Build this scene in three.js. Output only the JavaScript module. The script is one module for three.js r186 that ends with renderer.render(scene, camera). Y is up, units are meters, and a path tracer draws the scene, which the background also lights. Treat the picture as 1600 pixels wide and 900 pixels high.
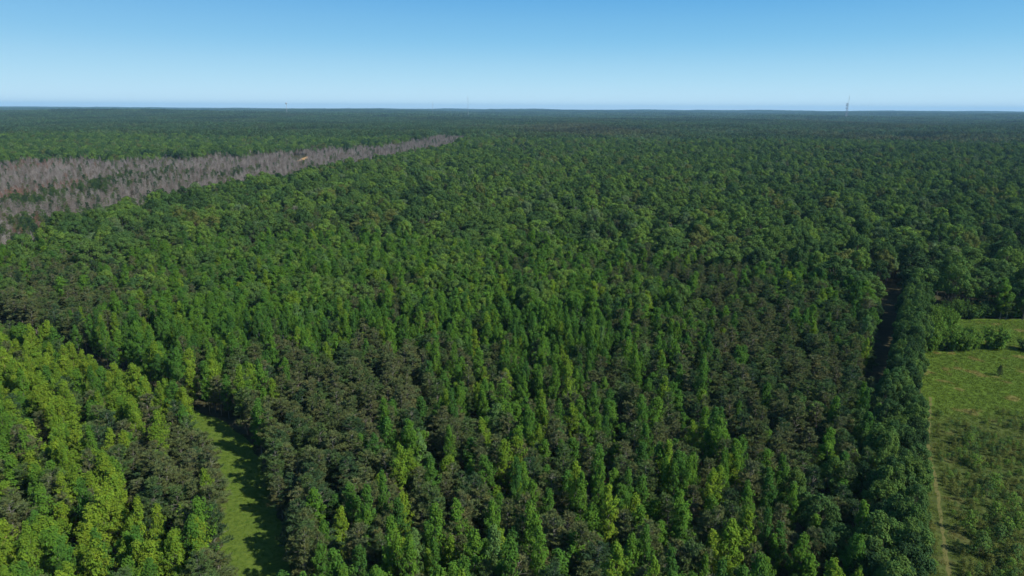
import * as THREE from 'three';
import { mergeGeometries } from 'three/addons/utils/BufferGeometryUtils.js';
import { createNoise2D } from 'simplex-noise';

// ---------------------------------------------------------------- camera, sky, sun, exposure
const scene = new THREE.Scene();
const CAM_H = 75, FOCAL = 1081 / 900, PITCH = THREE.MathUtils.degToRad(14.52), ROLL = THREE.MathUtils.degToRad(0.28);
const camera = new THREE.PerspectiveCamera(2 * Math.atan(0.5 / FOCAL) * 180 / Math.PI, 16 / 9, 1, 80000);
camera.position.set(0, CAM_H, 0);
camera.rotation.order = 'YXZ';
camera.rotation.set(-PITCH, 0, ROLL);
camera.updateMatrixWorld(true);

const renderer = new THREE.WebGLRenderer({ antialias: true });
renderer.toneMapping = THREE.LinearToneMapping;
renderer.toneMappingExposure = 1.36;
renderer.shadowMap.enabled = true;

const SUN_DIR = new THREE.Vector3(0.66, 0.66, 0.36).normalize();
const sun = new THREE.DirectionalLight(new THREE.Color(1.0, 0.95, 0.85), 5);
sun.position.copy(SUN_DIR).multiplyScalar(600).add(new THREE.Vector3(0, 0, -200));
sun.target.position.set(0, 0, -200);
sun.castShadow = true;
sun.shadow.mapSize.set(4096, 4096);
Object.assign(sun.shadow.camera, { left: -500, right: 500, top: 500, bottom: -500, near: 10, far: 1600 });
sun.name = 'sun';
scene.add(sun, sun.target);

// a clear blue sky: pale at the horizon, deep above, deepest at right angles to the sun
function skyTexture() {
  const W = 512, H = 256, data = new Float32Array(W * H * 4);
  const stops = [[-90, 0.30, 0.50, 0.66], [0, 0.60, 0.80, 0.92], [1.2, 0.48, 0.73, 0.87], [2.6, 0.37, 0.65, 0.83], [5, 0.21, 0.51, 0.77], [8.5, 0.105, 0.37, 0.70], [14, 0.07, 0.27, 0.60], [30, 0.05, 0.19, 0.48], [90, 0.035, 0.13, 0.37]];
  for (let row = 0; row < H; row++) {
    const el = ((row + 0.5) / H - 0.5) * 180;
    let k = 0; while (k < stops.length - 2 && el > stops[k + 1][0]) k++;
    const a = stops[k], b = stops[k + 1], f = THREE.MathUtils.clamp((el - a[0]) / (b[0] - a[0]), 0, 1);
    const base = [1, 2, 3].map((c) => a[c] + (b[c] - a[c]) * f), up = el * Math.PI / 180;
    for (let col = 0; col < W; col++) {
      const az = ((col + 0.5) / W - 0.5) * 2 * Math.PI;
      const cos = Math.cos(az) * Math.cos(up) * SUN_DIR.x + Math.sin(up) * SUN_DIR.y + Math.sin(az) * Math.cos(up) * SUN_DIR.z;
      const w = 0.22 * cos * cos + 0.10 * Math.max(0, cos) ** 8, o = (row * W + col) * 4;
      for (let c = 0; c < 3; c++) data[o + c] = 0.81 * (base[c] + w * ([0.62, 0.78, 0.88][c] - base[c]));
      data[o + 3] = 1;
    }
  }
  const t = new THREE.DataTexture(data, W, H, THREE.RGBAFormat, THREE.FloatType);
  t.mapping = THREE.EquirectangularReflectionMapping; t.magFilter = THREE.LinearFilter; t.needsUpdate = true;
  return t;
}
scene.background = scene.environment = skyTexture();
scene.fog = new THREE.FogExp2(new THREE.Color().setRGB(0.36, 0.69, 1.0), 4.6e-5);

// ---------------------------------------------------------------- helpers
function rng(seed) { let s = seed | 0; return () => { s = (s + 0x6d2b79f5) | 0; let t = Math.imul(s ^ (s >>> 15), 1 | s); t = (t + Math.imul(t ^ (t >>> 7), 61 | t)) ^ t; return ((t ^ (t >>> 14)) >>> 0) / 4294967296; }; }
const n2 = createNoise2D(rng(11)), n2b = createNoise2D(rng(12)), n2c = createNoise2D(rng(13));
const lerp = (a, b, f) => a + (b - a) * f, clamp = THREE.MathUtils.clamp, smooth = THREE.MathUtils.smoothstep;
const V = (x, y, z) => new THREE.Vector3(x, y, z);
const names = new Map();
function numbered(n) { const k = names.get(n) ?? 0; names.set(n, k + 1); return k ? `${n}_${String(k).padStart(3, '0')}` : n; }
function tag(o, label, category, group, kind) { if (label) o.userData.label = label; if (category) o.userData.category = category; if (group) o.userData.group = group; if (kind) o.userData.kind = kind; return o; }
const mat = (c, o = {}) => new THREE.MeshPhysicalMaterial({ color: new THREE.Color().setRGB(...c), roughness: 1, specularIntensity: 0.2, ...o });
const soil = (map) => new THREE.MeshPhysicalMaterial({ map, roughness: 1, specularIntensity: 0.1 });
const leafMat = (c, through = 0.34) => new THREE.MeshPhysicalMaterial({ color: new THREE.Color().setRGB(...c), roughness: 1, transmission: through, thickness: 0, vertexColors: true, side: THREE.DoubleSide, specularIntensity: 0.06 });

// a bag of loose triangles with colours
class Bag {
  constructor() { this.p = []; this.c = []; this.i = []; }
  vert(v, c) { this.p.push(v.x, v.y, v.z); this.c.push(c[0], c[1], c[2]); return this.p.length / 3 - 1; }
  // a leaf folded along its midrib
  leaf(at, dir, nor, len, wid, c, fold = 0.18) {
    const side = V().crossVectors(dir, nor).normalize(), m = at.clone().addScaledVector(dir, len * 0.45);
    const a = this.vert(at, c), t = this.vert(at.clone().addScaledVector(dir, len), c);
    const l = this.vert(m.clone().addScaledVector(side, wid / 2).addScaledVector(nor, wid * fold), c), r = this.vert(m.addScaledVector(side, -wid / 2).addScaledVector(nor, wid * fold), c);
    this.i.push(a, t, l, a, r, t);
  }
  needle(at, dir, side, len, wid, c) {
    const a = this.vert(at.clone().addScaledVector(side, wid / 2), c), b = this.vert(at.clone().addScaledVector(side, -wid / 2), c), t = this.vert(at.clone().addScaledVector(dir, len), c);
    this.i.push(a, b, t);
  }
  // a tapered round bar through points
  bar(points, radii, sides, c) {
    const rings = [];
    points.forEach((p, k) => {
      const d = (points[Math.min(k + 1, points.length - 1)].clone().sub(points[Math.max(k - 1, 0)])).normalize();
      const u = Math.abs(d.y) < 0.9 ? V(0, 1, 0) : V(1, 0, 0), s = V().crossVectors(d, u).normalize(), w = V().crossVectors(s, d);
      const ring = [];
      for (let q = 0; q < sides; q++) { const a = q / sides * 2 * Math.PI; ring.push(this.vert(p.clone().addScaledVector(s, Math.cos(a) * radii[k]).addScaledVector(w, Math.sin(a) * radii[k]), c)); }
      rings.push(ring);
    });
    for (let k = 0; k + 1 < rings.length; k++) for (let q = 0; q < sides; q++) {
      const a = rings[k][q], b = rings[k][(q + 1) % sides], d = rings[k + 1][q], e = rings[k + 1][(q + 1) % sides];
      this.i.push(a, b, e, a, e, d);
    }
  }
  geometry() {
    const g = new THREE.BufferGeometry();
    g.setAttribute('position', new THREE.Float32BufferAttribute(this.p, 3));
    g.setAttribute('color', new THREE.Float32BufferAttribute(this.c, 3));
    g.setIndex(this.i);
    return g;
  }
}
const randDir = (r) => { const y = r() * 2 - 1, a = r() * 6.2832, q = Math.sqrt(1 - y * y); return V(Math.cos(a) * q, y, Math.sin(a) * q); };
const vary = (r, amount, hue = 0.06) => { const b = 1 + (r() - 0.5) * 2 * amount, h = (r() - 0.5) * 2 * hue; return [b * (1 + h * 1.6), b, b * (1 - h)]; };
const times = (a, b) => [a[0] * b[0], a[1] * b[1], a[2] * b[2]];
const BARK = [1, 1, 1];

function leafClump(bag, r, centre, rad, n, len, tone, out, droop = 0.25) {
  for (let k = 0; k < n; k++) {
    const d = randDir(r), at = centre.clone().addScaledVector(d, rad * Math.cbrt(0.15 + 0.85 * r()));
    const nor = V(0, 0.9, 0).addScaledVector(d, 0.75).addScaledVector(out, 0.45).addScaledVector(randDir(r), 0.55).normalize();
    const dir = d.clone().addScaledVector(out, 0.6).addScaledVector(randDir(r), 0.5); dir.y -= droop;
    dir.addScaledVector(nor, -dir.dot(nor)).normalize();
    const s = len * (0.7 + 0.6 * r());
    bag.leaf(at, dir, nor, s, s * (0.62 + 0.2 * r()), times(tone, vary(r, 0.14)));
  }
}

// ---------------------------------------------------------------- tree shapes, each { trunk, crown, height, radius }
function wobble(r, h, n, amp) { const pts = []; const ph = r() * 6.28; for (let k = 0; k <= n; k++) { const t = k / n; pts.push(V(Math.sin(ph + t * 3.1) * amp * t, h * t, Math.cos(ph * 1.7 + t * 2.3) * amp * t)); } return pts; }

function youngBroadleaf(seed) {
  const r = rng(seed), H = 12.5, wood = new Bag(), crown = new Bag(), stem = wobble(r, H * 0.93, 7, 0.35);
  wood.bar(stem, stem.map((_, k) => lerp(0.12, 0.015, k / 7)), 6, BARK);
  const R = 1.75 + r() * 0.65, c0 = 0.13 + r() * 0.1, n = 38, low = 0.22 + r() * 0.16, fork = r() < 0.3;
  for (let k = 0; k < n; k++) {
    const t = (k + r() * 0.8) / n, y = H * lerp(c0, 0.95, t), prof = t < low ? lerp(0.72, 1, t / low) : Math.pow(1 - (t - low) / (1 - low), 0.86) + 0.08;
    const L = R * prof * (0.7 + 0.55 * r()), az = k * 2.39996 + r() * 0.7, el = lerp(0.55, 1.1, t) + (r() - 0.5) * 0.3;
    const i = clamp(y / (H * 0.93) * 7, 0, 6.99), b = stem[Math.floor(i)].clone().lerp(stem[Math.floor(i) + 1], i % 1);
    const out = V(Math.cos(az) * Math.cos(el), Math.sin(el), Math.sin(az) * Math.cos(el)), flat = V(Math.cos(az), 0, Math.sin(az));
    const len = L / Math.max(0.45, Math.cos(el)) * (t > 0.85 ? 0.7 : 0.88), tip = b.clone().addScaledVector(out, len);
    wood.bar([b, b.clone().lerp(tip, 0.55), tip], [0.035, 0.022, 0.008], 3, BARK);
    const m = Math.max(2, Math.round(len * 1.75)), tone = vary(r, 0.13, 0.05);
    for (let q = 0; q < m; q++) {
      const s = lerp(0.34, 1.04, (q + r() * 0.6) / m), c = b.clone().lerp(tip, s).addScaledVector(randDir(r), 0.24);
      leafClump(crown, r, c, 0.30 + 0.2 * r(), 26, 0.285, times(tone, vary(r, 0.07, 0.03)), flat);
    }
  }
  const top = stem[7];
  for (let q = 0; q < 5; q++) leafClump(crown, r, top.clone().add(V((r() - 0.5) * 0.4, 0.55 - q * 0.32, (r() - 0.5) * 0.4)), 0.26 + q * 0.04, 14, 0.36, vary(r, 0.1), V(0, 1, 0));
  if (fork) for (let q = 0; q < 6; q++) leafClump(crown, r, top.clone().add(V(0.9 + (r() - 0.5) * 0.3, -0.2 - q * 0.4, (r() - 0.5) * 0.5)), 0.34, 14, 0.36, vary(r, 0.1), V(0, 1, 0));
  return { trunk: wood.geometry(), crown: crown.geometry(), height: H, radius: R + 0.4 };
}

function pine(seed) {
  const r = rng(seed), H = 11.2, wood = new Bag(), crown = new Bag(), stem = wobble(r, H, 7, 0.55);
  wood.bar(stem, stem.map((_, k) => lerp(0.14, 0.02, k / 7)), 6, BARK);
  const R = 1.9 + r() * 0.7, n = 40, c0 = 0.2 + r() * 0.15;
  const tuft = (at, dir, tone) => {
    const k = 8 + Math.floor(r() * 4);
    for (let q = 0; q < k; q++) {
      const d = dir.clone().multiplyScalar(0.7).addScaledVector(randDir(r), 0.85).addScaledVector(V(0, 1, 0), 0.22).normalize(), s = V().crossVectors(d, randDir(r)).normalize();
      crown.needle(at.clone().addScaledVector(randDir(r), 0.1), d, s, 0.34 + 0.2 * r(), 0.11 + 0.05 * r(), times(tone, vary(r, 0.16, 0.05)));
    }
  };
  for (let k = 0; k < n; k++) {
    const t = (k + r() * 0.9) / n, y = H * lerp(c0, 0.985, t), prof = Math.pow(1 - t, 0.62) * 0.95 + 0.14;
    const L = R * prof * (0.45 + 0.85 * r()), az = k * 2.39996 + (r() - 0.5) * 1.6, el = lerp(0.02, 0.75, t * t) + (r() - 0.5) * 0.3;
    const i = clamp(y / H * 7, 0, 6.99), b = stem[Math.floor(i)].clone().lerp(stem[Math.floor(i) + 1], i % 1);
    const out = V(Math.cos(az) * Math.cos(el), Math.sin(el), Math.sin(az) * Math.cos(el)), mid = b.clone().addScaledVector(out, L * 0.55); mid.y += 0.07 * L;
    const tip = b.clone().addScaledVector(out, L); tip.y += 0.02 * L;
    wood.bar([b, mid, tip], [0.045, 0.028, 0.012], 3, BARK);
    const dead = r() < 0.1 * (1 - t) + 0.03, tone = r() < 0.08 ? [1.3, 1.1, 1.0] : vary(r, 0.16, 0.06);
    const tw = Math.max(3, Math.round(L * 4.6));
    for (let q = 0; q < tw; q++) {
      const s = lerp(0.25, 1.0, (q + r()) / tw), from = s < 0.55 ? b.clone().lerp(mid, s / 0.55) : mid.clone().lerp(tip, (s - 0.55) / 0.45);
      const sideA = az + (q % 2 ? 1 : -1) * (0.5 + 0.7 * r()), ln = (0.28 + 0.5 * r()) * (1.15 - 0.5 * s) * Math.min(1.2, L);
      const d = V(Math.cos(sideA), 0.15 + 0.35 * r(), Math.sin(sideA)).normalize(), end = from.clone().addScaledVector(d, ln);
      wood.bar([from, end], [0.016, 0.008], 3, BARK);
      if (dead && r() < 0.8) continue;
      const m = ln > 0.45 ? 2 : 1;
      for (let e = 0; e < m; e++) tuft(from.clone().lerp(end, m === 1 ? 1 : 0.5 + 0.5 * e), d, tone);
    }
    if (!dead) { tuft(tip, out, tone); tuft(tip.clone().addScaledVector(out, -0.18), out, tone); }
  }
  tuft(stem[7], V(0, 1, 0), [1, 1, 1]); tuft(stem[7].clone().add(V(0, -0.25, 0)), V(0, 1, 0), [1, 1, 1]);
  return { trunk: wood.geometry(), crown: crown.geometry(), height: H, radius: R };
}

function matureBroadleaf(seed) {
  const r = rng(seed), H = 17, wood = new Bag(), crown = new Bag(), stem = wobble(r, H * 0.62, 5, 0.5);
  wood.bar(stem, stem.map((_, k) => lerp(0.3, 0.14, k / 5)), 6, BARK);
  const R = 3.5 + r() * 1.2, cy = H * 0.64, ry = H * 0.34, n = 30, top = stem[5];
  for (let k = 0; k < n; k++) {
    const u = 1 - 1.55 * (k + r() * 0.7) / n, az = k * 2.39996 + r() * 0.8, q = Math.sqrt(Math.max(0, 1 - u * u)), far = 0.62 + 0.36 * r();
    const out = V(Math.cos(az) * q, u, Math.sin(az) * q), c = V(top.x + out.x * R * far, cy + out.y * ry * far, top.z + out.z * R * far);
    const i = clamp((c.y - 4) / (H * 0.62) * 5 * 0.7, 1, 4.99), b = stem[Math.floor(i)].clone().lerp(stem[Math.floor(i) + 1], i % 1);
    const mid = b.clone().lerp(c, 0.55).add(V(0, -0.35, 0)); wood.bar([b, mid, c], [0.1, 0.06, 0.02], 4, BARK);
    const rad = 0.95 + 0.6 * r(), tone = vary(r, 0.13, 0.05), m = Math.round(rad * rad * 76);
    for (let e = 0; e < m; e++) {
      const d = randDir(r); d.addScaledVector(out, 0.45).normalize(); d.y *= 0.85;
      const at = c.clone().addScaledVector(d, rad * (0.65 + 0.45 * r()));
      const nor = d.clone().addScaledVector(V(0, 1, 0), 0.5).addScaledVector(randDir(r), 0.55).normalize(), dir = randDir(r); dir.y -= 0.3; dir.addScaledVector(nor, -dir.dot(nor)).normalize();
      const s = 0.5 * (0.7 + 0.6 * r()); crown.leaf(at.addScaledVector(dir, -s / 2), dir, nor, s, s * 0.75, times(tone, vary(r, 0.13)));
    }
  }
  return { trunk: wood.geometry(), crown: crown.geometry(), height: H, radius: R + 0.5 };
}

function bareTree(seed) {
  const r = rng(seed), H = 11, wood = new Bag(), twigs = new Bag(), stem = wobble(r, H, 6, 0.5);
  wood.bar(stem, stem.map((_, k) => lerp(0.13, 0.02, k / 6)), 5, BARK);
  const n = 24;
  for (let k = 0; k < n; k++) {
    const t = (k + r()) / n, y = H * lerp(0.22, 0.97, t), L = (2.1 * Math.pow(1 - t, 0.6) + 0.5) * (0.6 + 0.6 * r()), az = k * 2.39996 + r(), el = 0.7 + 0.45 * r();
    const i = clamp(y / H * 6, 0, 5.99), b = stem[Math.floor(i)].clone().lerp(stem[Math.floor(i) + 1], i % 1), c = vary(r, 0.12, 0.02);
    const out = V(Math.cos(az) * Math.cos(el), Math.sin(el), Math.sin(az) * Math.cos(el)), tip = b.clone().addScaledVector(out, L);
    twigs.bar([b, tip], [0.045, 0.018], 3, c);
    for (let q = 0; q < 6; q++) {
      const from = b.clone().lerp(tip, 0.3 + 0.7 * r()), d = out.clone().addScaledVector(randDir(r), 0.75).normalize(); d.y = Math.abs(d.y); const l = L * (0.3 + 0.3 * r()), end = from.clone().addScaledVector(d, l);
      twigs.bar([from, end], [0.024, 0.014], 3, c);
      for (let e = 0; e < 4; e++) { const f2 = from.clone().lerp(end, 0.3 + 0.7 * r()), d2 = d.clone().addScaledVector(randDir(r), 0.8).normalize(); twigs.bar([f2, f2.clone().addScaledVector(d2, l * (0.4 + 0.4 * r()))], [0.018, 0.012], 3, c); }
    }
  }
  return { trunk: wood.geometry(), crown: twigs.geometry(), height: H, radius: 2 };
}

function bushShape(seed, H, R, n, leafLen) {           // many stems from the ground, leaves down to the base
  const r = rng(seed), wood = new Bag(), crown = new Bag();
  for (let k = 0; k < n; k++) {
    const az = k * 2.39996 + r(), u = Math.sqrt((k + r()) / n), lean = R * u * 0.85, h = H * (0.55 + 0.45 * Math.sqrt(1 - u * u * 0.85)) * (0.8 + 0.3 * r());
    const b = V(Math.cos(az) * lean * 0.25, 0, Math.sin(az) * lean * 0.25), tip = V(Math.cos(az) * lean, h * 0.92, Math.sin(az) * lean);
    wood.bar([b, b.clone().lerp(tip, 0.5).add(V(0, h * 0.06, 0)), tip], [0.04, 0.025, 0.008], 3, BARK);
    const m = Math.max(3, Math.round(h * 1.5)), tone = vary(r, 0.15, 0.05);
    for (let q = 0; q < m; q++) leafClump(crown, r, b.clone().lerp(tip, lerp(0.2, 1, (q + r()) / m)).addScaledVector(randDir(r), 0.2 * R * 0.3), 0.3 + 0.08 * R, 12, leafLen, tone, V(Math.cos(az), 0, Math.sin(az)));
  }
  return { trunk: wood.geometry(), crown: crown.geometry(), height: H, radius: R };
}
function sapling(seed) {                                 // one thin stem with loose leaves
  const r = rng(seed), H = 2.6, wood = new Bag(), crown = new Bag(), stem = wobble(r, H, 3, 0.15);
  wood.bar(stem, [0.03, 0.022, 0.014, 0.006], 4, BARK);
  for (let k = 0; k < 15; k++) {
    const t = (k + r()) / 15, az = k * 2.39996, L = (0.75 * Math.pow(1 - t, 0.6) + 0.15) * (0.7 + 0.5 * r()), b = stem[0].clone().lerp(stem[3], lerp(0.12, 0.97, t));
    const tip = b.clone().add(V(Math.cos(az) * L, L * 0.7, Math.sin(az) * L)), tone = vary(r, 0.15, 0.06);
    wood.bar([b, tip], [0.012, 0.005], 3, BARK);
    for (let q = 0; q < 2; q++) leafClump(crown, r, b.clone().lerp(tip, 0.55 + 0.45 * q), 0.22, 8, 0.24, tone, V(Math.cos(az), 0, Math.sin(az)));
  }
  return { trunk: wood.geometry(), crown: crown.geometry(), height: H, radius: 0.8 };
}
function cedarShape(seed) {
  const r = rng(seed), H = 3.3, wood = new Bag(), crown = new Bag();
  wood.bar([V(0, 0, 0), V(0.03, H * 0.9, 0)], [0.07, 0.015], 6, BARK);
  for (let k = 0; k < 110; k++) {
    const t = (k + r()) / 110, az = k * 2.39996, L = 0.75 * (t < 0.2 ? lerp(0.7, 1, t / 0.2) : Math.pow((1 - t) / 0.8, 0.7)) * (0.8 + 0.3 * r()) + 0.05;
    const b = V(0, H * lerp(0.08, 0.98, t), 0), tip = b.clone().add(V(Math.cos(az) * L, L * 0.55, Math.sin(az) * L)); wood.bar([b, tip], [0.012, 0.005], 3, BARK);
    leafClump(crown, r, b.clone().lerp(tip, 0.8), 0.17, 14, 0.15, vary(r, 0.15), V(Math.cos(az), 0.4, Math.sin(az)));
  }
  return { trunk: wood.geometry(), crown: crown.geometry(), height: H, radius: 0.8 };
}
// a stand of crowns seen from kilometres away: stand of `count` trees over a square of side `side`
function standShape(seed, side, count, per, leafLen, rad, H) {
  const r = rng(seed), bag = new Bag(), m = Math.ceil(Math.sqrt(count));
  for (let k = 0; k < count; k++) {
    const x = ((k % m) + 0.5 + (r() - 0.5) * 0.9) / m * side - side / 2, z = (Math.floor(k / m) + 0.5 + (r() - 0.5) * 0.9) / m * side - side / 2, h = H * (0.62 + 0.6 * r()), R = rad * (0.75 + 0.5 * r()), tone = vary(r, 0.42, 0.12);
    for (let e = 0; e < per; e++) {
      const d = randDir(r); d.y = d.y * 0.75 + 0.25;
      const lump = 1 + 0.22 * Math.sin(d.x * 5 + k) * Math.sin(d.z * 5 + k * 2), at = V(x + d.x * R * lump, h - R * 1.25 + d.y * R * 1.35 * lump, z + d.z * R * lump);
      const nor = d.clone().addScaledVector(V(0, 1, 0), 0.35).addScaledVector(randDir(r), 0.5).normalize(), dir = randDir(r); dir.addScaledVector(nor, -dir.dot(nor)).normalize();
      const s = leafLen * (0.7 + 0.6 * r()); bag.leaf(at.addScaledVector(dir, -s / 2), dir, nor, s, s * 0.8, times(tone, vary(r, 0.13)));
    }
  }
  return bag.geometry();
}

// ---------------------------------------------------------------- the lie of the land
const LANE = [[-36, -84], [-41.5, -98.8], [-45.9, -107.5], [-50.3, -117.5], [-56.2, -129.3], [-64.3, -142.5], [-74, -152.5], [-90, -163], [-108, -176], [-130, -193], [-154, -211], [-177, -226], [-204, -239], [-250, -256]];
const EDGE = [[30, -33], [65.8, -94.9], [78.8, -118.6], [93.1, -144.8], [105.7, -165.9], [119.1, -188.1], [132.3, -210.2], [153.4, -245.3]];     // the field's western edge
const CORRIDOR = [[94, -166], [106, -187], [119.5, -210.5], [139.5, -245], [168, -294]];   // an old road between the belt and the wood
const TRACK = [[52, -60], [73, -99.6], [79.6, -112.3], [87.8, -128], [96.2, -145.5], [106.2, -162], [113.5, -174]];
const BARE = [[-228, -312], [-244, -362], [-255, -425], [-256, -495], [-241, -556], [-216, -636], [-182, -830], [-110, -1095], [-95, -1400], [-110, -1650], [-172, -1750], [-229, -1270], [-350, -1210], [-376, -1035], [-478, -955], [-645, -880], [-900, -800], [-620, -520], [-330, -300]];
const PINES = [[-184, -261, 27, 42, 0.9], [-150, -222, 23, 23, 0.9], [-164, -218, 12, 18, 0.9], [-77, -126, 12, 14, 0.55], [-101, -144, 7, 10, 0.45], [-65, -121, 7, 15, 0.7], [-77, -111, 7, 6, 0.35], [-51, -152, 20, 23, 0.6], [-40, -121, 7, 34, 0.7], [-41, -173, 24, 22, 0.75], [-26, -129, 12, 17, 0.55], [-32, -104, 9, 16, 0.5], [-12, -108, 7, 8, 0.35], [-2, -178, 14, 15, 0.45], [-5, -132, 9, 18, 0.5], [7, -104, 6, 12, 0.45], [20, -122, 10, 15, 0.5], [30, -152, 11, 19, 0.5], [39, -189, 13, 23, 0.4], [74, -277, 32, 25, 0.9], [16, -290, 22, 15, 0.6], [-46, -254, 7, 14, 0.7], [78, -202, 22, 39, 0.7], [81, -174, 16, 24, 0.85], [51, -146, 12, 18, 0.55], [61, -130, 8, 14, 0.55], [30, -100, 8, 11, 0.4], [47, -104, 6, 12, 0.3], [-103, -392, 18, 22, 0.6], [92, -238, 18, 17, 0.3],
  [-92, -212, 41, 43, -0.5], [-44, -313, 65, 44, -0.6], [10, -214, 27, 36, -0.5], [-70, -94, 14, 13, -0.45], [-118, -158, 16, 21, -0.4], [-33, -138, 3, 10, -0.4]];
const BROWN = [[195, -2191, 245, 874, 1], [30, -1157, 64, 110, 0.8], [924, -1460, 171, 433, 1], [484, -968, 55, 103, 0.6], [1509, -3362, 343, 969, 0.8], [-103, -392, 18, 22, 0.8]];
const RUST = [[-400, -552, 17, 78, 1], [-275, -409, 17, 22, 1], [-570, -842, 30, 49, 0.6]];
const BAREPINES = [[-358, -554, 17, 61, 0.8], [-374, -689, 15, 66, 0.7], [-297, -744, 8, 38, 0.8], [-376, -639, 6, 28, 0.8], [-290, -409, 22, 24, 0.6], [-272, -435, 16, 27, 0.7]];
const CLEARINGS = [[-168, -1850, 34, 110], [995, -1750, 42, 95], [-316, -1045, 12, 120]];
const inClearing = (x, z, pad = 0) => CLEARINGS.some(([cx, cz, a, b]) => Math.abs(x - cx - (z - cz) * cx / cz) < a + pad && Math.abs(z - cz) < b + pad);   // sheared to open along the line of sight from the camera
const blob = (list, x, z) => { let s = 0; for (const [bx, bz, rx, rz, w] of list) { const q = ((x - bx) / rx) ** 2 + ((z - bz) / rz) ** 2; if (q < 6) s += w * Math.exp(-q * 0.8); } return s; };
function nearLine(line, x, z) {      // [distance, which side (+ = right when going along), share along]
  let best = [1e9, 0, 0];
  for (let k = 0; k + 1 < line.length; k++) {
    const [ax, az] = line[k], [bx, bz] = line[k + 1], dx = bx - ax, dz = bz - az, t = clamp(((x - ax) * dx + (z - az) * dz) / (dx * dx + dz * dz), 0, 1), d = Math.hypot(x - ax - dx * t, z - az - dz * t);
    if (d < best[0]) best = [d, Math.sign((z - az) * dx - (x - ax) * dz), k + t];
  }
  return best;
}
function inside(poly, x, z) { let c = false; for (let i = 0, j = poly.length - 1; i < poly.length; j = i++) { const [xi, zi] = poly[i], [xj, zj] = poly[j]; if ((zi > z) !== (zj > z) && x < (xj - xi) * (z - zi) / (zj - zi) + xi) c = !c; } return c; }
const edgeX = (z) => { for (let k = 0; k + 1 < EDGE.length; k++) if (z <= EDGE[k][1] && z >= EDGE[k + 1][1]) return lerp(EDGE[k][0], EDGE[k + 1][0], (z - EDGE[k][1]) / (EDGE[k + 1][1] - EDGE[k][1])); return z > EDGE[0][1] ? EDGE[0][0] : 1e9; };
const fieldFar = (x) => -247 - 0.02 * (x - 170) + n2(x * 0.05, 3) * 1.5;
const inField = (x, z) => z > fieldFar(x) && x > edgeX(z) && x < 320;
const inBare = (x, z) => { const a = smooth(-z, 600, 1100); return inside(BARE, x + 10 * n2(x / 26, z / 26), z + lerp(14, 70, a) * n2b(x / 45, z / 90) + lerp(8, 34, a) * n2(x / 17, z / 60)); };
function ground(x, z) {
  const d = Math.hypot(x, z), az = Math.atan2(x, -z);
  let h = smooth(d, 450, 1500) * (n2(x / 900, z / 900) * 5 + n2b(x / 350, z / 350) * 2.2);
  h += smooth(d, 2200, 5000) * (n2(x / 2600 + 5, z / 2600) * 12 + n2b(x / 1100, z / 1100) * 5);
  h += smooth(d, 3500, 14000) * (34 + 13 * n2c(x / 5200, z / 3600));
  h += 30 * Math.exp(-(((az + 0.46) / 0.22) ** 2) - ((d - 5600) / 1500) ** 2) + 18 * Math.exp(-(((az + 0.2) / 0.12) ** 2) - ((d - 7600) / 1300) ** 2);
  return h;
}
const inView = (x, z, slope = 0.80, pad = 25) => -z > 0 && Math.abs(x) < -z * slope + pad;

// one sheet of ground out to the horizon
function makeGround() {
  const rings = [0], n = 720,  p = [], uv = [], idx = [];
  for (let d = 60; d < 19600; d *= 1.032) rings.push(d);
  rings.forEach((d) => { for (let k = 0; k <= n; k++) { const a = k / n * 2 * Math.PI, x = Math.sin(a) * d, z = -Math.cos(a) * d; p.push(x, ground(x, z) - 0.02, z); uv.push(x / 60, z / 60); } });
  for (let i = 0; i + 1 < rings.length; i++) for (let k = 0; k < n; k++) { const a = i * (n + 1) + k, b = a + 1, c = a + n + 1, d = c + 1; if (i) idx.push(a, b, d); idx.push(a, d, c); }
  const g = new THREE.BufferGeometry(); g.setAttribute('position', new THREE.Float32BufferAttribute(p, 3)); g.setAttribute('uv', new THREE.Float32BufferAttribute(uv, 2)); g.setIndex(idx); g.computeVertexNormals();
  return g;
}
function noiseTexture(size, fn) {
  const d = new Uint8Array(size * size * 4);
  for (let y = 0; y < size; y++) for (let x = 0; x < size; x++) { const c = fn(x / size, y / size), o = (y * size + x) * 4; for (let k = 0; k < 3; k++) d[o + k] = clamp(Math.round(255 * (c[k] <= 0.0031308 ? 12.92 * c[k] : 1.055 * c[k] ** (1 / 2.4) - 0.055)), 0, 255); d[o + 3] = 255; }
  const t = new THREE.DataTexture(d, size, size); t.colorSpace = THREE.SRGBColorSpace; t.wrapS = t.wrapT = THREE.RepeatWrapping; t.magFilter = THREE.LinearFilter; t.needsUpdate = true; return t;
}
const ring2 = (noise, u, v, f) => { const a = u * 2 * Math.PI, b = v * 2 * Math.PI; return noise(Math.cos(a) * f + 7.3 * Math.sin(b) * f * 0.37, Math.cos(b) * f + Math.sin(a) * f * 0.61); };
const floorMap = noiseTexture(512, (u, v) => { const a = ring2(n2, u, v, 3), b = ring2(n2b, u, v, 17), f = 0.5 + 0.35 * a + 0.3 * b; return [lerp(0.030, 0.066, f), lerp(0.034, 0.060, f), lerp(0.016, 0.030, f)]; });
const groundMesh = new THREE.Mesh(makeGround(), soil(floorMap));
groundMesh.name = 'ground'; tag(groundMesh, 'brown leaf litter forest floor under the trees', 'ground', null, 'structure'); scene.add(groundMesh);

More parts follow.
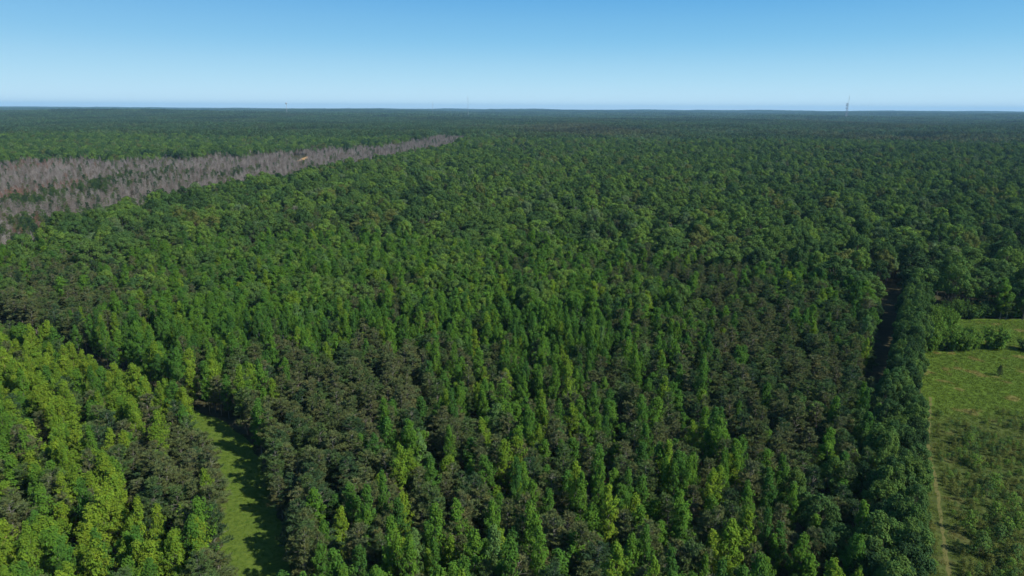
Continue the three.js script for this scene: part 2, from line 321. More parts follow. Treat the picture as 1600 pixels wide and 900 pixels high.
function flatSheet(outline, y, name, material, label, scale) {
  const g = new THREE.ShapeGeometry(new THREE.Shape(outline.map(([x, z]) => new THREE.Vector2(x, -z)))); g.rotateX(-Math.PI / 2); g.translate(0, y, 0);
  const p = g.attributes.position, uv = g.attributes.uv; for (let k = 0; k < p.count; k++) uv.setXY(k, p.getX(k) / scale[0] + scale[2], p.getZ(k) / scale[1] + scale[3]);
  const m = new THREE.Mesh(g, material); m.name = name; tag(m, label, name.replace('_', ' '), null, 'structure'); scene.add(m); return m;
}
function ribbon(line, wl, wr, jag = 0) {
  const fine = new THREE.CatmullRomCurve3(line.map(([x, z]) => V(x, 0, z))).getPoints(120), L = [], R = [];
  fine.forEach((p, k) => { const d = fine[Math.min(k + 1, 120)].clone().sub(fine[Math.max(k - 1, 0)]).normalize(), a = wl + jag * n2(k * 0.21, 1), b = wr + jag * n2(k * 0.21, 9); L.push([p.x + d.z * a, p.z - d.x * a]); R.push([p.x - d.z * b, p.z + d.x * b]); });
  return [...L, ...R.reverse()];
}
// the field: green grass with tan and yellowish patches, coloured where they lie
const FX = 30, FZ = -250, FW = 230, FD = 230;
const patch = (x, z) => 0.5 + 0.5 * n2(x / 17, z / 13) * 0.7 + 0.3 * n2b(x / 5, z / 5);
const fieldMap = noiseTexture(1024, (u, v) => {
  const x = FX + u * FW, z = FZ + v * FD, q = clamp(patch(x, z), 0, 1), s = 0.8 + 0.22 * n2c(x / 1.1, z / 1.1) + 0.18 * n2b(x / 2.7, z / 2.7), tan = smooth(q + 0.35 * n2c(x / 9, z / 9), 0.72, 1.05) * 0.8;
  const sc = smooth(z, -172, -154) * 0.75;
  return [[0.088, 0.145, 0.018], [0.16, 0.14, 0.042]].reduce((a, b) => a.map((q, k) => lerp(q, b[k], tan))).map((q, k) => lerp(q, [0.066, 0.080, 0.026][k], sc) * s);
  // * s, lerp(0.145, 0.14, tan) * s, lerp(0.018, 0.042, tan) * s];
});
const fieldMat = soil(fieldMap);
flatSheet([[300, -40], [34, -40], ...EDGE.slice(1).map(([x, z]) => [x, z]), [170, -247], [200, -247.6], [320, -250]], 0.012, 'field', fieldMat, 'bright green grass field with tan patches beside the forest', [FW, FD, -FX / FW, -FZ / FD]);
const laneMap = noiseTexture(512, (u, v) => { const a = ring2(n2, u, v, 2.5), b = ring2(n2b, u, v, 14), f = 0.5 + 0.4 * a + 0.3 * b; return [lerp(0.06, 0.105, f), lerp(0.1, 0.15, f), lerp(0.016, 0.024, f)]; });
flatSheet(ribbon(LANE, 5.2, 5.0, 0.7), 0.012, 'grass_lane', soil(laneMap), 'curving lane of short bright grass between the tree plantations', [22, 22, 0, 0]);
const dirtMap = noiseTexture(256, (u, v) => { const a = ring2(n2, u, v, 3), b = ring2(n2c, u, v, 9), f = 0.5 + 0.4 * a + 0.3 * b; return [lerp(0.08, 0.135, f), lerp(0.095, 0.12, f), lerp(0.028, 0.045, f)]; });
flatSheet(ribbon(TRACK, 0.34, 0.3, 0.26), 0.02, 'dirt_track', soil(dirtMap), 'narrow worn tan track along the field edge by the tree belt', [12, 12, 0, 0]);

// small far clearings: bare orange soil and pale grass, as thin sheets that follow the land
function farPatch(cx, cz, rx, rz, material, name, label, seed, turn = 0) {
  const r = rng(seed), p = [], idx = [], n = 40, m = 6;
  for (let i = 0; i <= m; i++) for (let k = 0; k <= n; k++) { const a = k / n * 2 * Math.PI, q = i / m * (0.85 + 0.2 * n2(Math.cos(a) * 2 + seed, Math.sin(a) * 2)), ex = Math.cos(a) * rx * q, ez = Math.sin(a) * rz * q, x = cx + ex * Math.cos(turn) - ez * Math.sin(turn), z = cz + ex * Math.sin(turn) + ez * Math.cos(turn); p.push(x, ground(x, z) + 0.5, z); }
  for (let i = 0; i < m; i++) for (let k = 0; k < n; k++) { const a = i * (n + 1) + k, b = a + 1, c = a + n + 1, d = c + 1; idx.push(a, b, d, a, d, c); }
  const g = new THREE.BufferGeometry(); g.setAttribute('position', new THREE.Float32BufferAttribute(p, 3)); g.setIndex(idx); g.computeVertexNormals();
  const o = new THREE.Mesh(g, material); o.name = name; tag(o, label, 'ground', null, 'structure'); scene.add(o);
}
farPatch(-320, -1085, 5.5, 82, mat([0.36, 0.22, 0.09]), 'bare_soil', 'patch of bare orange soil among the grey leafless trees', 5, -0.14);
farPatch(-170, -1880, 30, 60, mat([0.30, 0.30, 0.20]), 'far_clearing', 'thin pale grass clearing at the tip of the grey trees', 6);
farPatch(995, -1775, 40, 62, mat([0.13, 0.16, 0.06]), 'far_field', 'small pale green field before a dark far tree line', 7);

// ---------------------------------------------------------------- planting
const KIND = {
  pine: { n: 10, make: pine, leaf: [0.100, 0.134, 0.050], bark: [0.15, 0.147, 0.122], through: 0.28 },
  young: { n: 12, make: youngBroadleaf, leaf: [0.080, 0.172, 0.023], bark: [0.16, 0.15, 0.13] },
  mature: { n: 10, make: matureBroadleaf, leaf: [0.072, 0.132, 0.032], bark: [0.095, 0.088, 0.072], through: 0.26 },
  bare: { n: 8, make: bareTree, leaf: [0.185, 0.163, 0.142], bark: [0.2, 0.18, 0.165], wood: true },
  sapling: { n: 8, make: sapling, leaf: [0.100, 0.155, 0.036], bark: [0.14, 0.11, 0.08] },
};
Object.entries(KIND).forEach(([k, d], i) => {
  d.shapes = Array.from({ length: d.n }, (_, q) => d.make(1000 * (i + 1) + q * 17 + 3));
  d.barkMat = mat(d.bark, { vertexColors: true });
  d.leafMat = d.wood ? mat(d.leaf, { vertexColors: true }) : leafMat(d.leaf, d.through);
  d.list = [];
});
// tones: factors on the kind's own leaf colour
const TONES = {
  young: [['yellow-green', [1.95, 1.42, 1.0]], ['lime green', [1.6, 1.28, 0.95]], ['bright green', [1.12, 1.12, 1.0]], ['mid green', [0.86, 0.95, 1.05]], ['deep green', [0.66, 0.78, 1.1]], ['pale grey-green', [1.35, 1.18, 2.4]]],
  pine: [['grey-brown', [1.14, 1.02, 1.1]], ['olive-brown', [1.02, 1.0, 0.95]], ['olive-green', [0.82, 1.02, 0.82]], ['dark green', [0.5, 0.72, 0.75]]],
  mature: [['bright green', [1.6, 1.5, 1.1]], ['mid green', [1.1, 1.1, 1.0]], ['dark green', [0.8, 0.88, 1.0]], ['deep dark green', [0.5, 0.58, 0.8]], ['brownish green', [1.5, 1.02, 1.1]], ['pale grey-green', [1.5, 1.25, 2.0]]],
  bare: [['pale grey', [1.25, 1.28, 1.34]], ['grey', [0.86, 0.86, 0.88]], ['grey-brown', [0.72, 0.66, 0.6]], ['rusty brown', [0.95, 0.6, 0.48]]],
  sapling: [['olive', [1.25, 1.0, 1.0]], ['fresh green', [1.1, 1.3, 0.9]], ['dark green', [0.75, 0.9, 1.0]]],
};
const R = rng(2024);
const pick = (list) => { let t = 0; for (const [, w] of list) t += w; let q = R() * t; for (const [v, w] of list) if ((q -= w) <= 0) return v; return list[0][0]; };
function plant(kind, x, z, s, tone, zone, sy = s) { KIND[kind].list.push({ kind, x, z, s, sy, tone, zone, turn: R() * 6.2832, v: Math.floor(R() * KIND[kind].n), tint: 0.9 + 0.2 * R() }); }

// young plantation and the older wood behind it, near part
const matureLine = (x) => x < -170 ? lerp(-300, -340, clamp((-170 - x) / 120, 0, 1)) : x < 20 ? lerp(-360, -345, (x + 170) / 190) : lerp(-345, -250, clamp((x - 20) / 150, 0, 1));
for (let gz = -50; gz > -430; gz -= 3.15) for (let gx = -360; gx < 330; gx += 3.15) {
  const x = gx + (R() - 0.5) * 4.2, z = gz + (R() - 0.5) * 4.2;
  if (!inView(x, z, 0.80, 22)) continue;
  const lim = matureLine(x) + 26 * n2(x / 38, z / 38);
  if (z < lim) continue;
  const [dl, , al] = nearLine(LANE, x, z); if (dl < (al > 5.6 && al < 9.4 && nearLeft(x, z) ? 2.6 : 5.3) + 0.8 * n2(x, z)) continue;
  const de = x - edgeX(z); if (z > fieldFar(x) && de > -1.8) continue;
  if (z < fieldFar(x) && x > 130) continue;
  const belt = de > -9.5 && z > -262, corr = nearLine(CORRIDOR, x, z)[0] < 4.0;
  if (corr) continue;
    const leftOfLane = dl < 400 && (z > -84 ? x < -36 : nearLeft(x, z));
  const p = 0.33 + 0.26 * n2(x / 14, z / 14) + blob(PINES, x, z) * 0.72 + (leftOfLane ? -0.05 : 0);
  const thin = 0.90; if (R() > thin) continue;
  if (belt) { if (R() < 0.95) plant('mature', x, z, 0.52 + 0.2 * R(), pick([[1, 2], [2, 3], [3, 2]]), "in the field's tree belt", 0.7 + 0.22 * R()); continue; }
  const zone = leftOfLane ? (dl < 11 ? 'along the grass lane\'s left edge' : 'left of the grass lane') : dl < 12 && z > -160 ? 'along the grass lane\'s right edge' : x > 55 && z > -240 ? 'in the wood beside the field' : z < -235 ? 'in the middle distance' : 'in the central plantation';
  const dark = x > 30 ? smooth(x + 0.25 * (z + 150), 45, 80) : 0;
  if (R() < p) { if (R() < 0.8) plant('pine', x, z, 0.86 + 0.45 * R(), pick([[0, 2.0], [1, 3], [2, 2], [3, 0.7 + dark]]), zone, 0.72 + 0.42 * R()); } else if (dark > 0.3 && R() < 0.35) plant('mature', x, z, 0.45 + 0.25 * R(), pick([[1, 2], [2, 3], [3, 1]]), zone, 0.55 + 0.2 * R());
  else {
    const mid = 1 + 0.5 * smooth(-z, 190, 260); if (mid > 1.2 && R() < 0.3) continue;
    if (z < -230 && R() < 0.25) { plant('mature', x, z, 0.6 + 0.35 * R(), pick([[0, 2], [1, 3], [2, 1.2]]), zone, 0.62 + 0.25 * R()); continue; }
    const warm = leftOfLane ? 1 : smooth(z, -150, -95) * 0.5, tone = leftOfLane ? pick([[0, 3.2], [1, 3], [2, 1.4], [3, 0.7]]) : pick([[0, 0.12 + warm * 0.5], [1, 0.5 + warm], [2, 2.2], [3, 1.8], [4, 0.7 + dark * 1.5], [5, 0.1 + (z < -200 && x < -20 ? 0.25 : 0)]]);  // yellower left of the lane: partly leaf colour, partly painted-in frontal sunlight
    plant('young', x, z, (0.6 + 0.35 * R() + 0.25 * R() * R()) * (leftOfLane ? 1.06 : 1) * mid, tone, zone, (0.66 + 0.6 * R()) * (leftOfLane ? 0.92 : 1) * (1 + 0.14 * n2(x / 16, z / 16)));
  }
}
function nearLeft(x, z) { let k = 0; while (k + 2 < LANE.length && z < LANE[k + 1][1]) k++; const t = (z - LANE[k][1]) / (LANE[k + 1][1] - LANE[k][1]); return x < lerp(LANE[k][0], LANE[k + 1][0], t); }

for (let k = 1; k + 1 < EDGE.length; k++) { const [ax, az] = EDGE[k], [bx, bz] = EDGE[k + 1], L = Math.hypot(bx - ax, bz - az), nx = (bz - az) / L, nz = -(bx - ax) / L;
  if (az < -160) for (let t = 0; t < L; t += 2.4) for (const off of [3.2, 5.6]) { const x = lerp(ax, bx, t / L) + nx * (off + R()), z = lerp(az, bz, t / L) + nz * (off + R()) + (R() - 0.5); if (nearLine(CORRIDOR, x, z)[0] > 3.6) plant('mature', x, z, 0.46 + 0.14 * R(), pick([[1, 2], [2, 3], [3, 2]]), "in the field's tree belt", 0.74 + 0.2 * R()); } }

// the older wood, out to 1.5 km, and the leafless stand inside it
for (let gz = -230; gz > -1500; gz -= 7.4) for (let gx = -1240; gx < 1240; gx += 7.4) {
  const x = gx + (R() - 0.5) * 6.6, z = gz + (R() - 0.5) * 6.6;
  if (!inView(x, z, 0.79, 20)) continue;
  if (z > matureLine(x) + 26 * n2(x / 38, z / 38) && !(z < fieldFar(x) && x > 130)) continue;
  if (z > -300) { const de = x - edgeX(Math.max(z, -245));  if (inField(x, z)) continue; }
  if (nearLine(CORRIDOR, x, z)[0] < 5 || inBare(x, z)) continue;
  if (inClearing(x, z) || n2c(x / 13, z / 13) > 0.72 || R() < 0.05) continue;
  const br = blob(BROWN, x, z), pn = n2b(x / 90, z / 90) + 0.5 * n2(x / 30, z / 30), zone = 'in the older wood', pt = clamp(n2c(x / 70, z / 110) + 0.4 * n2(x / 25, z / 40) + 0.25 - 0.6 * smooth(x / -z, 0.1, 0.7), -1, 1);  // darker leaf tones toward the right stand in for shading by view angle
  if (R() < 0.12 + 0.24 * Math.max(0, pn) + br * 0.55) { plant('pine', x, z, 1.1 + 0.4 * R(), pick([[0, 2], [1, 2], [2, 2], [3, 1.5]]), zone, 1.05 + 0.35 * R()); continue; }
  if (R() < 0.012) { plant('bare', x, z, 1.2 + 0.3 * R(), 0, zone, 1.3); continue; }
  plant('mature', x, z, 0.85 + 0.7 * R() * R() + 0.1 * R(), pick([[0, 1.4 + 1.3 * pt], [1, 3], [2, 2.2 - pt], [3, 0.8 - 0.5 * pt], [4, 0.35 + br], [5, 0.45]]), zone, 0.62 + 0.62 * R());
}
for (let gz = -335; gz > -1760; gz -= 3.9) for (let gx = -1000; gx < -80; gx += 3.9) {
  const x = gx + (R() - 0.5) * 4, z = gz + (R() - 0.5) * 4;
  if (!inView(x, z, 0.79, 20) || !inBare(x, z)) continue;
  if (inClearing(x, z)) continue;
  const zone = 'in the grey leafless stand';
  if (R() < blob(BAREPINES, x, z) * 0.6 + 0.03 + 0.25 * edgeNear(x, z)) { plant('pine', x, z, 0.8 + 0.4 * R(), pick([[1, 1], [2, 2], [3, 2]]), zone, 0.8 + 0.35 * R()); continue; }
  if (R() < 0.34 - 0.4 * n2(x / 40, z / 70)) continue;
  const rust = blob(RUST, x, z);
  plant('bare', x, z, 0.8 + 0.4 * R(), R() < rust * 0.8 ? 3 : pick([[0, 3 + 2 * n2(x / 60, z / 60)], [1, 2.2], [2, 1.4]]), zone, (0.5 + 0.65 * R()) * (1 + 0.2 * n2b(x / 30, z / 50)));
}
for (let k = 0; k < 90; k++) { const x = 945 + 110 * R(), z = -1852 - 60 * R(); plant('pine', x, z, 1.7 + 0.5 * R(), 3, 'in the far dark tree line', 1.5 + 0.4 * R()); }

function edgeNear(x, z) { let d = 1e9; for (let k = 0; k < 7; k++) { const [ax, az] = BARE[k], [bx, bz] = BARE[k + 1], dx = bx - ax, dz = bz - az, t = clamp(((x - ax) * dx + (z - az) * dz) / (dx * dx + dz * dz), 0, 1); d = Math.min(d, Math.hypot(x - ax - dx * t, z - az - dz * t)); } return 1 - smooth(d, 5, 32); }

// saplings and scrub in the near half of the field
for (let gz = -45; gz > -172; gz -= 1.05) for (let gx = 30; gx < 190; gx += 1.05) {
  const x = gx + (R() - 0.5) * 1.05, z = gz + (R() - 0.5) * 1.05, de = x - edgeX(z);
  if (de < -0.4 || !inView(x, z, 0.8, 6)) continue;
  const [dt] = nearLine(TRACK, x, z); if (dt < 1.5) continue;
  const u = smooth(z, -168, -150), dense = u * (0.55 + 0.45 * n2(x / 9, z / 9) + (de > 10 ? 0.12 : -0.1));
  const gap = Math.abs(x - 107 - (z + 160) * 0.55 - 6) < 2.6 && z < -140; if (gap || R() > dense * 0.8) continue;
  const tall = smooth(z, -135, -100) * smooth(de, 6, 16) * (0.5 + 0.5 * n2b(x / 7, z / 7));
  plant('sapling', x, z, (0.42 + 0.38 * R()) * (1 + 0.75 * tall), pick([[0, 2.2 - tall], [1, 1], [2, 1.2 + tall]]), 'in the field scrub', (0.36 + 0.36 * R()) * (1 + 1.1 * tall));
}

for (const [x, z, h] of [[84, -112.4, 1.5], [81.4, -104.8, 1.7], [82.8, -106.5, 1.5], [94.8, -123.3, 1.3], [96.7, -118.7, 1.5], [87.3, -108.5, 1.6], [90, -111, 1.4], [107.4, -148.1, 1.2], [105.6, -145.4, 1.3], [102.3, -138.9, 1.35], [101.2, -136.5, 1.2], [92, -116, 1.4], [86, -103, 1.5], [99, -127, 1.2], [111, -143, 1.2], [94, -113, 1.3]]) plant('sapling', x, z, 1.25 + 0.35 * R(), pick([[1, 2], [2, 2]]), 'in the field scrub', h * (0.95 + 0.2 * R()));

// ---------------------------------------------------------------- things and masses
const inPicture = (() => { const v = V(); return (x, y, z) => { v.set(x, y, z).project(camera); return [(v.x + 1) / 2, (1 - v.y) / 2]; }; })();
const WORDS = {
  pine: ['pine_tree', 'pine tree', 'pine tree', 'pines told apart in the near woods'],
  young: ['young_broadleaf_tree', 'young broadleaf tree', 'broadleaf tree', 'young broadleaf trees told apart in the plantation'],
  mature: ['mature_broadleaf_tree', 'round broadleaf tree', 'broadleaf tree', 'round crowned broadleaf trees told apart'],
  bare: ['leafless_tree', 'leafless tree', 'leafless tree', 'leafless trees told apart in the grey stand'],
  sapling: ['sapling', 'sapling', 'sapling', 'saplings told apart in the field scrub'],
};
const MASS = {
  pine: ['pine_forest', 'the many other pines that fill the woods as one mass'], young: ['young_broadleaf_forest', 'the rest of the dense young green broadleaf plantation'],
  mature: ['broadleaf_forest', 'continuous canopy of round green broadleaf crowns behind the plantation'], bare: ['leafless_forest', 'dense grey stand of leafless trees at left'], sapling: ['scrub_vegetation', 'low scrub growing over the near half of the field'],
};
const toneMats = {}, usedLabels = new Set();
const toneMat = (kind, tone) => toneMats[kind + tone] ??= (() => { const m = KIND[kind].leafMat.clone(), f = TONES[kind][tone][1]; m.color.setRGB(...KIND[kind].leaf.map((c, q) => c * f[q])); return m; })();
const M4 = new THREE.Matrix4(), Q = new THREE.Quaternion(), UPV = V(0, 1, 0);
for (const kind of Object.keys(KIND)) {
  const d = KIND[kind], [name, words, category, group] = WORDS[kind];
  for (const t of d.list) {
    t.y = ground(t.x, t.z); const h = d.shapes[t.v].height * t.sy, [u, v] = inPicture(t.x, t.y + h * 0.72, t.z), dist = Math.hypot(t.x, t.z, CAM_H - h);
    t.u = u; t.vv = v; t.size = u > 0.008 && u < 0.992 && v > 0.1 && v < 0.975 ? h * t.s / (dist * dist) : 0;
    if (kind === 'bare' && t.zone !== 'in the grey leafless stand') t.size *= 1.5;
  }
  d.list.sort((a, b) => b.size - a.size);
  const chosen = d.list.slice(0, 300).filter((t) => t.size > 0), rest = d.list.slice(chosen.length);
  const forms = chosen.map((t) => t.s / t.sy).sort((a, b) => a - b), f1 = forms[Math.floor(forms.length * 0.25)], f3 = forms[Math.floor(forms.length * 0.75)];
  const heights = chosen.map((t) => d.shapes[t.v].height * t.sy).sort((a, b) => a - b), q1 = heights[Math.floor(heights.length * 0.2)], q3 = heights[Math.floor(heights.length * 0.8)];
  for (const t of chosen) {
    const sh = d.shapes[t.v], o = new THREE.Group(); o.name = numbered(name);
    const trunk = new THREE.Mesh(sh.trunk, d.barkMat), crown = new THREE.Mesh(sh.crown, toneMat(kind, t.tone)); trunk.name = kind === 'sapling' ? 'stem' : 'trunk'; crown.name = d.wood ? 'branches' : 'crown';
    if (d.wood) trunk.material = crown.material;
    o.add(trunk, crown); o.position.set(t.x, t.y - 0.05, t.z); o.rotation.y = t.turn; o.scale.set(t.s, t.sy, t.s);
    const hh = sh.height * t.sy, form = t.s / t.sy, size = (hh > q3 ? 'tall ' : hh < q1 ? 'small ' : '') + (form > f3 ? 'broad ' : form < f1 ? 'slender ' : '');
    const label = (dg) => `${size}${TONES[kind][t.tone][0]} ${words} ${t.zone}, ${(t.u * 100).toFixed(dg)}% across, ${(t.vv * 100).toFixed(dg)}% down`;
    let text = label(0); if (usedLabels.has(text)) text = label(1); if (usedLabels.has(text)) text = label(2); for (let k = 0; k < 2; k++) if (text.match(/[A-Za-z0-9][A-Za-z0-9'-]*/g).length > 16) text = text.slice(text.indexOf(' ') + 1); usedLabels.add(text);
    tag(o, text, category, group); scene.add(o);
  }
  const mass = new THREE.Group(); mass.name = MASS[kind][0]; tag(mass, MASS[kind][1], 'forest', null, 'stuff'); if (kind === 'sapling') mass.userData.category = 'scrub';
  d.shapes.forEach((sh, v) => {
    const mine = rest.filter((t) => t.v === v); if (!mine.length) return;
    const g = mergeGeometries([sh.trunk, sh.crown], true), im = new THREE.InstancedMesh(g, d.wood ? [d.leafMat, d.leafMat] : [d.barkMat, d.leafMat], mine.length), c = new THREE.Color();
    mine.forEach((t, k) => { M4.compose(V(t.x, t.y - 0.05, t.z), Q.setFromAxisAngle(UPV, t.turn), V(t.s, t.sy, t.s)); im.setMatrixAt(k, M4); const f = TONES[kind][t.tone][1]; im.setColorAt(k, c.setRGB(f[0] * t.tint, f[1] * t.tint, f[2] * t.tint)); });
    im.name = 'trees_of_one_shape'; if (kind === 'sapling') im.name = 'scrub_of_one_shape'; im.userData.kind = 'stuff'; mass.add(im);
  });
  scene.add(mass);
}

// the woods from 1.5 km to the skyline, as stands of crowns
function farWoods(name, label, d0, d1, step, shapes, slope) {
  const lists = shapes.map(() => []), r = rng(77 + step);
  for (let z = -d0 * 0.78; z > -d1; z -= step) for (let x = -d1 * 0.8; x < d1 * 0.8; x += step) {
    const px = x + (r() - 0.5) * step * 0.5, pz = z + (r() - 0.5) * step * 0.5, dd = Math.max(-pz, Math.hypot(px, pz) * 0.85);
    if (!inView(px, pz, slope, 20) || dd < d0 || dd > d1 || inBare(px, pz)) continue;
    if (inClearing(px, pz, 10)) continue;
    const br = clamp(blob(BROWN, px, pz) + 0.55 * n2(px / 420, pz / 700) + 0.35 * n2b(px / 130, pz / 160) - 0.12, 0, 1) * 0.75, l = 0.92 + 0.2 * n2c(px / 210, pz / 260) + 0.3 * (r() - 0.5);
    const deep = smooth(n2c(px / 600 + 4, pz / 900), 0.2, 0.7) * 0.3;
    lists[Math.floor(r() * shapes.length)].push([px, ground(px, pz), pz, Math.floor(r() * 4) * Math.PI / 2 + (r() - 0.5) * 0.4, [lerp(0.92, 1.45, br) * l * (1 - deep), lerp(1.0, 0.92, br) * l * (1 - deep), lerp(1.0, 1.2, br) * l * (1 - deep * 0.7)], 0.9 + 0.3 * r()]);
  }
  const mass = new THREE.Group(); mass.name = name; tag(mass, label, 'forest', null, 'stuff');
  const m = leafMat([0.072, 0.122, 0.040], 0.3);
  lists.forEach((list, v) => {
    const im = new THREE.InstancedMesh(shapes[v], m, list.length), c = new THREE.Color();
    list.forEach(([x, y, z, a, f, s], k) => { im.setMatrixAt(k, M4.compose(V(x, y - 0.5, z), Q.setFromAxisAngle(UPV, a), V(1.06, s, 1.06))); im.setColorAt(k, c.setRGB(...f)); });
    im.name = 'stands_of_one_shape'; im.userData.kind = 'stuff'; mass.add(im);
  });
  scene.add(mass);
}
farWoods('distant_forest', 'far woodland of small crowns beyond the older wood', 1490, 4400, 22, Array.from({ length: 6 }, (_, k) => standShape(500 + k, 22, 9, 190, 1.5, 3.9, 17)), 0.78);
farWoods('skyline_forest', 'blue hazy woodland up to the skyline', 4380, 17000, 62, Array.from({ length: 6 }, (_, k) => standShape(700 + k, 62, 36, 46, 4.2, 6, 18)), 0.77);

// ---------------------------------------------------------------- shrubs in the field, the small cedar
const bushMat = leafMat([0.095, 0.180, 0.026]), bushDark = leafMat([0.045, 0.095, 0.022]), cedarMat = leafMat([0.035, 0.055, 0.02], 0.2), stemMat = mat([0.14, 0.11, 0.08], { vertexColors: true });
const bushes = [0, 1, 2, 3].map((k) => bushShape(60 + k * 7, 5, 2.9, 26, 0.42));
function bush(shape, m, x, z, s, sy, label, name = 'shrub', category = 'shrub', group) {
  const o = new THREE.Group(); o.name = numbered(name); const a = new THREE.Mesh(shape.trunk, stemMat), b = new THREE.Mesh(shape.crown, m); a.name = name === 'shrub' ? 'stems' : 'trunk'; b.name = name === 'shrub' ? 'foliage' : 'crown';
  o.add(a, b); o.position.set(x, -0.03, z); o.scale.set(s, sy, s); o.rotation.y = (x * 7.3) % 6.28; tag(o, label, category, group); scene.add(o); return o;
}
const clumpSpots = [[134.5, -211], [138.5, -213], [142.5, -211.5], [146.5, -212], [150, -213.5], [136.5, -217.5], [141, -218.5], [145.5, -217.5], [149.5, -218.5], [139.5, -223.5], [144, -224], [148.5, -224.5], [143, -229], [147, -230], [151, -229.5], [146, -235], [150.5, -235.5]];
clumpSpots.forEach(([x, z], k) => { const [u, v] = inPicture(x, 3.5, z); bush(bushes[k % 4], bushMat, x, z, 1.1 + 0.3 * R(), 1.35 + 0.4 * R() + (z < -220 ? 0.35 : 0), `bright green shrub in the field corner thicket, ${(u * 100).toFixed(1)}% across, ${(v * 100).toFixed(1)}% down`, 'shrub', 'shrub', 'shrubs of the thicket in the field corner'); });
bush(bushes[1], bushMat, 157.6, -214, 1.75, 1.6, 'large rounded bright green shrub standing alone before the far strip of field');
bush(bushes[2], bushDark, 167, -212, 1.3, 0.85, 'dark shrub at the right edge beside the large round shrub');
bush(bushes[3], bushDark, 163.5, -196, 0.7, 0.35, 'low dark shrub in the grass at the right edge, beyond the lone cedar');
for (let k = 0; k < 26; k++) { const x = 150 + k * 2.6 + (R() - 0.5) * 1.5, z = fieldFar(x) - 1.6 - 2.2 * R(), [u, v] = inPicture(x, 2, z); bush(bushes[k % 4], k % 3 ? bushDark : bushMat, x, z, 1.05 + 0.45 * R(), 0.95 + 0.6 * R(), `${k % 3 ? 'dark' : 'bright'} green shrub at the wood's foot behind the field, ${(u * 100).toFixed(1)}% across`, 'shrub', 'shrub', 'shrubs along the far edge of the field'); }
bush(cedarShape(9), cedarMat, 142.8, -189.9, 1, 1, 'small lone dark cedar standing in the open grass of the field', 'cedar_tree', 'cedar tree');

// ---------------------------------------------------------------- grass blades on the field and the lane
function tuftShape(seed, h, n, w) {
  const r = rng(seed), b = new Bag();
  for (let k = 0; k < n; k++) { const a = r() * 6.28, at = V((r() - 0.5) * w, 0, (r() - 0.5) * w), d = V(Math.cos(a) * 0.6, 1, Math.sin(a) * 0.6).normalize(), s = V(-Math.sin(a), 0, Math.cos(a)); b.needle(at, d, s, h * (0.6 + 0.6 * r()), 0.09, vary(r, 0.2, 0.08)); }
  return b.geometry();
}
function grassMass(name, label, spots, color, h) {
  const shapes = [0, 1, 2].map((k) => tuftShape(40 + k, h, 26, 1.1)), m = leafMat(color, 0.3), g = new THREE.Group(); g.name = name; tag(g, label, 'grass', null, 'stuff');
  shapes.forEach((sh, v) => {
    const mine = spots.filter((_, k) => k % 3 === v), im = new THREE.InstancedMesh(sh, m, mine.length), c = new THREE.Color();
    mine.forEach(([x, z, s, f], k) => { im.setMatrixAt(k, M4.compose(V(x, 0, z), Q.setFromAxisAngle(UPV, k * 2.4), V(s, s, s))); im.setColorAt(k, c.setRGB(...f)); });
    im.name = 'grass_tufts'; im.userData.kind = 'stuff'; g.add(im);
  });
  scene.add(g);
}
const fieldSpots = [], laneSpots = [];
for (let z = -48; z > -250; z -= 0.95) for (let x = 32; x < 215; x += 0.95) {
  const px = x + (R() - 0.5) * 0.9, pz = z + (R() - 0.5) * 0.9; if (!inField(px, pz) || !inView(px, pz, 0.79, 4)) continue;
  if (nearLine(TRACK, px, pz)[0] < 0.35 + 0.5 * R()) continue;
  const q = clamp(patch(px, pz), 0, 1), tan = smooth(q + 0.35 * n2c(px / 9, pz / 9), 0.72, 1.05) * 0.8, s = 0.85 + 0.3 * R();
  if (R() < 0.4 * tan + 0.35 * smooth(pz, -172, -154) && nearLine(TRACK, px, pz)[0] > 2.5) continue;
  fieldSpots.push([px, pz, 0.6 + 0.6 * R(), [lerp(1, 1.9, tan) * s, lerp(1, 1.0, tan) * s, lerp(1, 2, tan) * s]]);
}
for (let z = -60; z > -262; z -= 0.8) for (let x = -260; x < -25; x += 0.8) {
  const px = x + (R() - 0.5) * 0.8, pz = z + (R() - 0.5) * 0.8; if (!inView(px, pz, 0.79, 4) || nearLine(LANE, px, pz)[0] > 5.6) continue;
  const s = 0.85 + 0.3 * R(), w = 1 + 0.25 * n2(px / 4, pz / 4); laneSpots.push([px, pz, 0.4 + 0.4 * R(), [s * w, s, s]]);
}
grassMass('field_grass', 'bright green grass of the open field', fieldSpots, [0.100, 0.150, 0.024], 0.42);
grassMass('lane_grass', 'short bright grass growing on the curving lane', laneSpots, [0.080, 0.150, 0.016], 0.34);

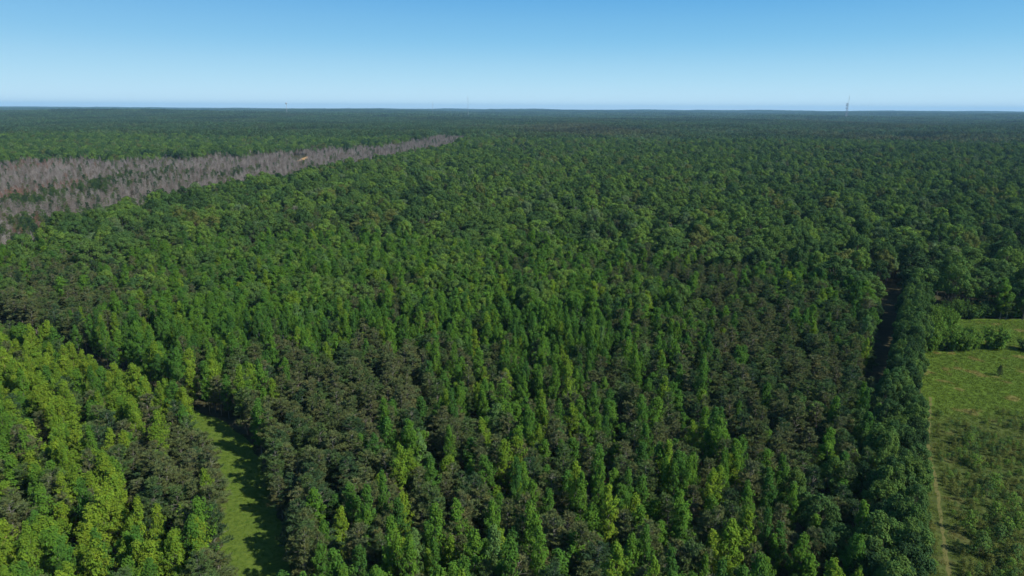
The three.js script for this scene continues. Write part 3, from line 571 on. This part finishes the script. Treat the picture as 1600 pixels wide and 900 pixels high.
// ---------------------------------------------------------------- masts and the water tower on the skyline
const steel = mat([0.30, 0.31, 0.33], { metalness: 0.4, roughness: 0.6 }), white = mat([0.36, 0.37, 0.39], { roughness: 0.6 });
function towerPart(name, parent, bag, m) { const g = bag.geometry(); g.deleteAttribute('color'); const o = new THREE.Mesh(g, m); o.name = name; parent.add(o); return o; }
function latticeMast(x, z, h, w0, w1, label, name, guys) {
  const o = new THREE.Group(); o.name = numbered(name); o.position.set(x, ground(x, z), z); const at = (t, k) => { const a = k * 2.0944 + 0.4, w = lerp(w0, w1, t); return V(Math.cos(a) * w, t * h, Math.sin(a) * w); };
  for (let k = 0; k < 3; k++) { const b = new Bag(); b.bar([at(0, k), at(1, k)], [w0 * 0.16, w1 * 0.16], 5, BARK); towerPart('leg', o, b, steel); }
  const n = 14, br = new Bag(); for (let i = 0; i < n; i++) for (let k = 0; k < 3; k++) { br.bar([at(i / n, k), at((i + 1) / n, (k + 1) % 3)], [w0 * 0.09, w0 * 0.09], 4, BARK); br.bar([at((i + 1) / n, k), at((i + 1) / n, (k + 1) % 3)], [w0 * 0.07, w0 * 0.07], 4, BARK); }
  towerPart('bracing', o, br, steel);
  const sp = new Bag(); sp.bar([V(0, h, 0), V(0, h * 1.06, 0)], [w1 * 0.35, w1 * 0.2], 6, BARK); towerPart('antenna', o, sp, steel);
  if (guys) for (let k = 0; k < 3; k++) { const b = new Bag(), a = k * 2.0944 + 0.4; b.bar([V(0, h * 0.92, 0), V(Math.cos(a) * h * 0.55, 0, Math.sin(a) * h * 0.55)], [0.08, 0.08], 4, BARK); towerPart('guy_wire', o, b, steel); }
  tag(o, label, 'mast'); scene.add(o); return o;
}
latticeMast(2436, -5200, 160, 2.6, 1.7, 'tall thin lattice mast on the skyline at right', 'lattice_mast', true);
latticeMast(-326, -5200, 158, 1.3, 1.0, 'taller thin mast on the skyline near the middle', 'lattice_mast', true);
latticeMast(-583, -5200, 105, 1.0, 0.8, 'short faint mast on the skyline, left of the taller middle mast', 'lattice_mast', true);
const cell = latticeMast(2418, -5180, 112, 5.2, 3.2, 'shorter broad tower with antenna platforms, beside the tall right mast', 'antenna_tower', false);
for (const y of [78, 96, 108]) { const b = new Bag(); b.bar([V(0, y, 0), V(0, y + 1, 0)], [6, 6], 12, BARK); for (let k = 0; k < 9; k++) { const a = k / 9 * 6.283; b.bar([V(Math.cos(a) * 6, y - 2, Math.sin(a) * 6), V(Math.cos(a) * 6, y + 4, Math.sin(a) * 6)], [1.0, 1.0], 6, BARK); } towerPart('antenna_platform', cell, b, steel); }
{
  const o = new THREE.Group(); o.name = 'water_tower'; o.position.set(-1647, ground(-1647, -5200), -5200);
  const H = 112 - o.position.y, st = new Bag(); st.bar([V(0, 0, 0), V(0, 6, 0), V(0, H * 0.72, 0), V(0, H - 9, 0)], [2.4, 1.2, 1.1, 1.8], 14, BARK); towerPart('column', o, st, white);
  const tank = new THREE.Mesh(new THREE.LatheGeometry([[0.01, -7], [3.4, -6], [6.6, -3], [7.6, 0], [6.8, 3], [4, 5.2], [0.01, 6]].map(([a, b]) => new THREE.Vector2(a, b)), 24), white); tank.name = 'tank'; tank.position.y = H - 6; o.add(tank);
  tag(o, 'small water tower with bulbous tank on the skyline at left', 'water tower'); scene.add(o);
}

scene.traverse((o) => { if (o.isMesh) { o.castShadow = true; o.receiveShadow = true; } });
console.log(Object.entries(KIND).map(([k, d]) => `${k} ${d.list.length}`).join(', '));
renderer.render(scene, camera);
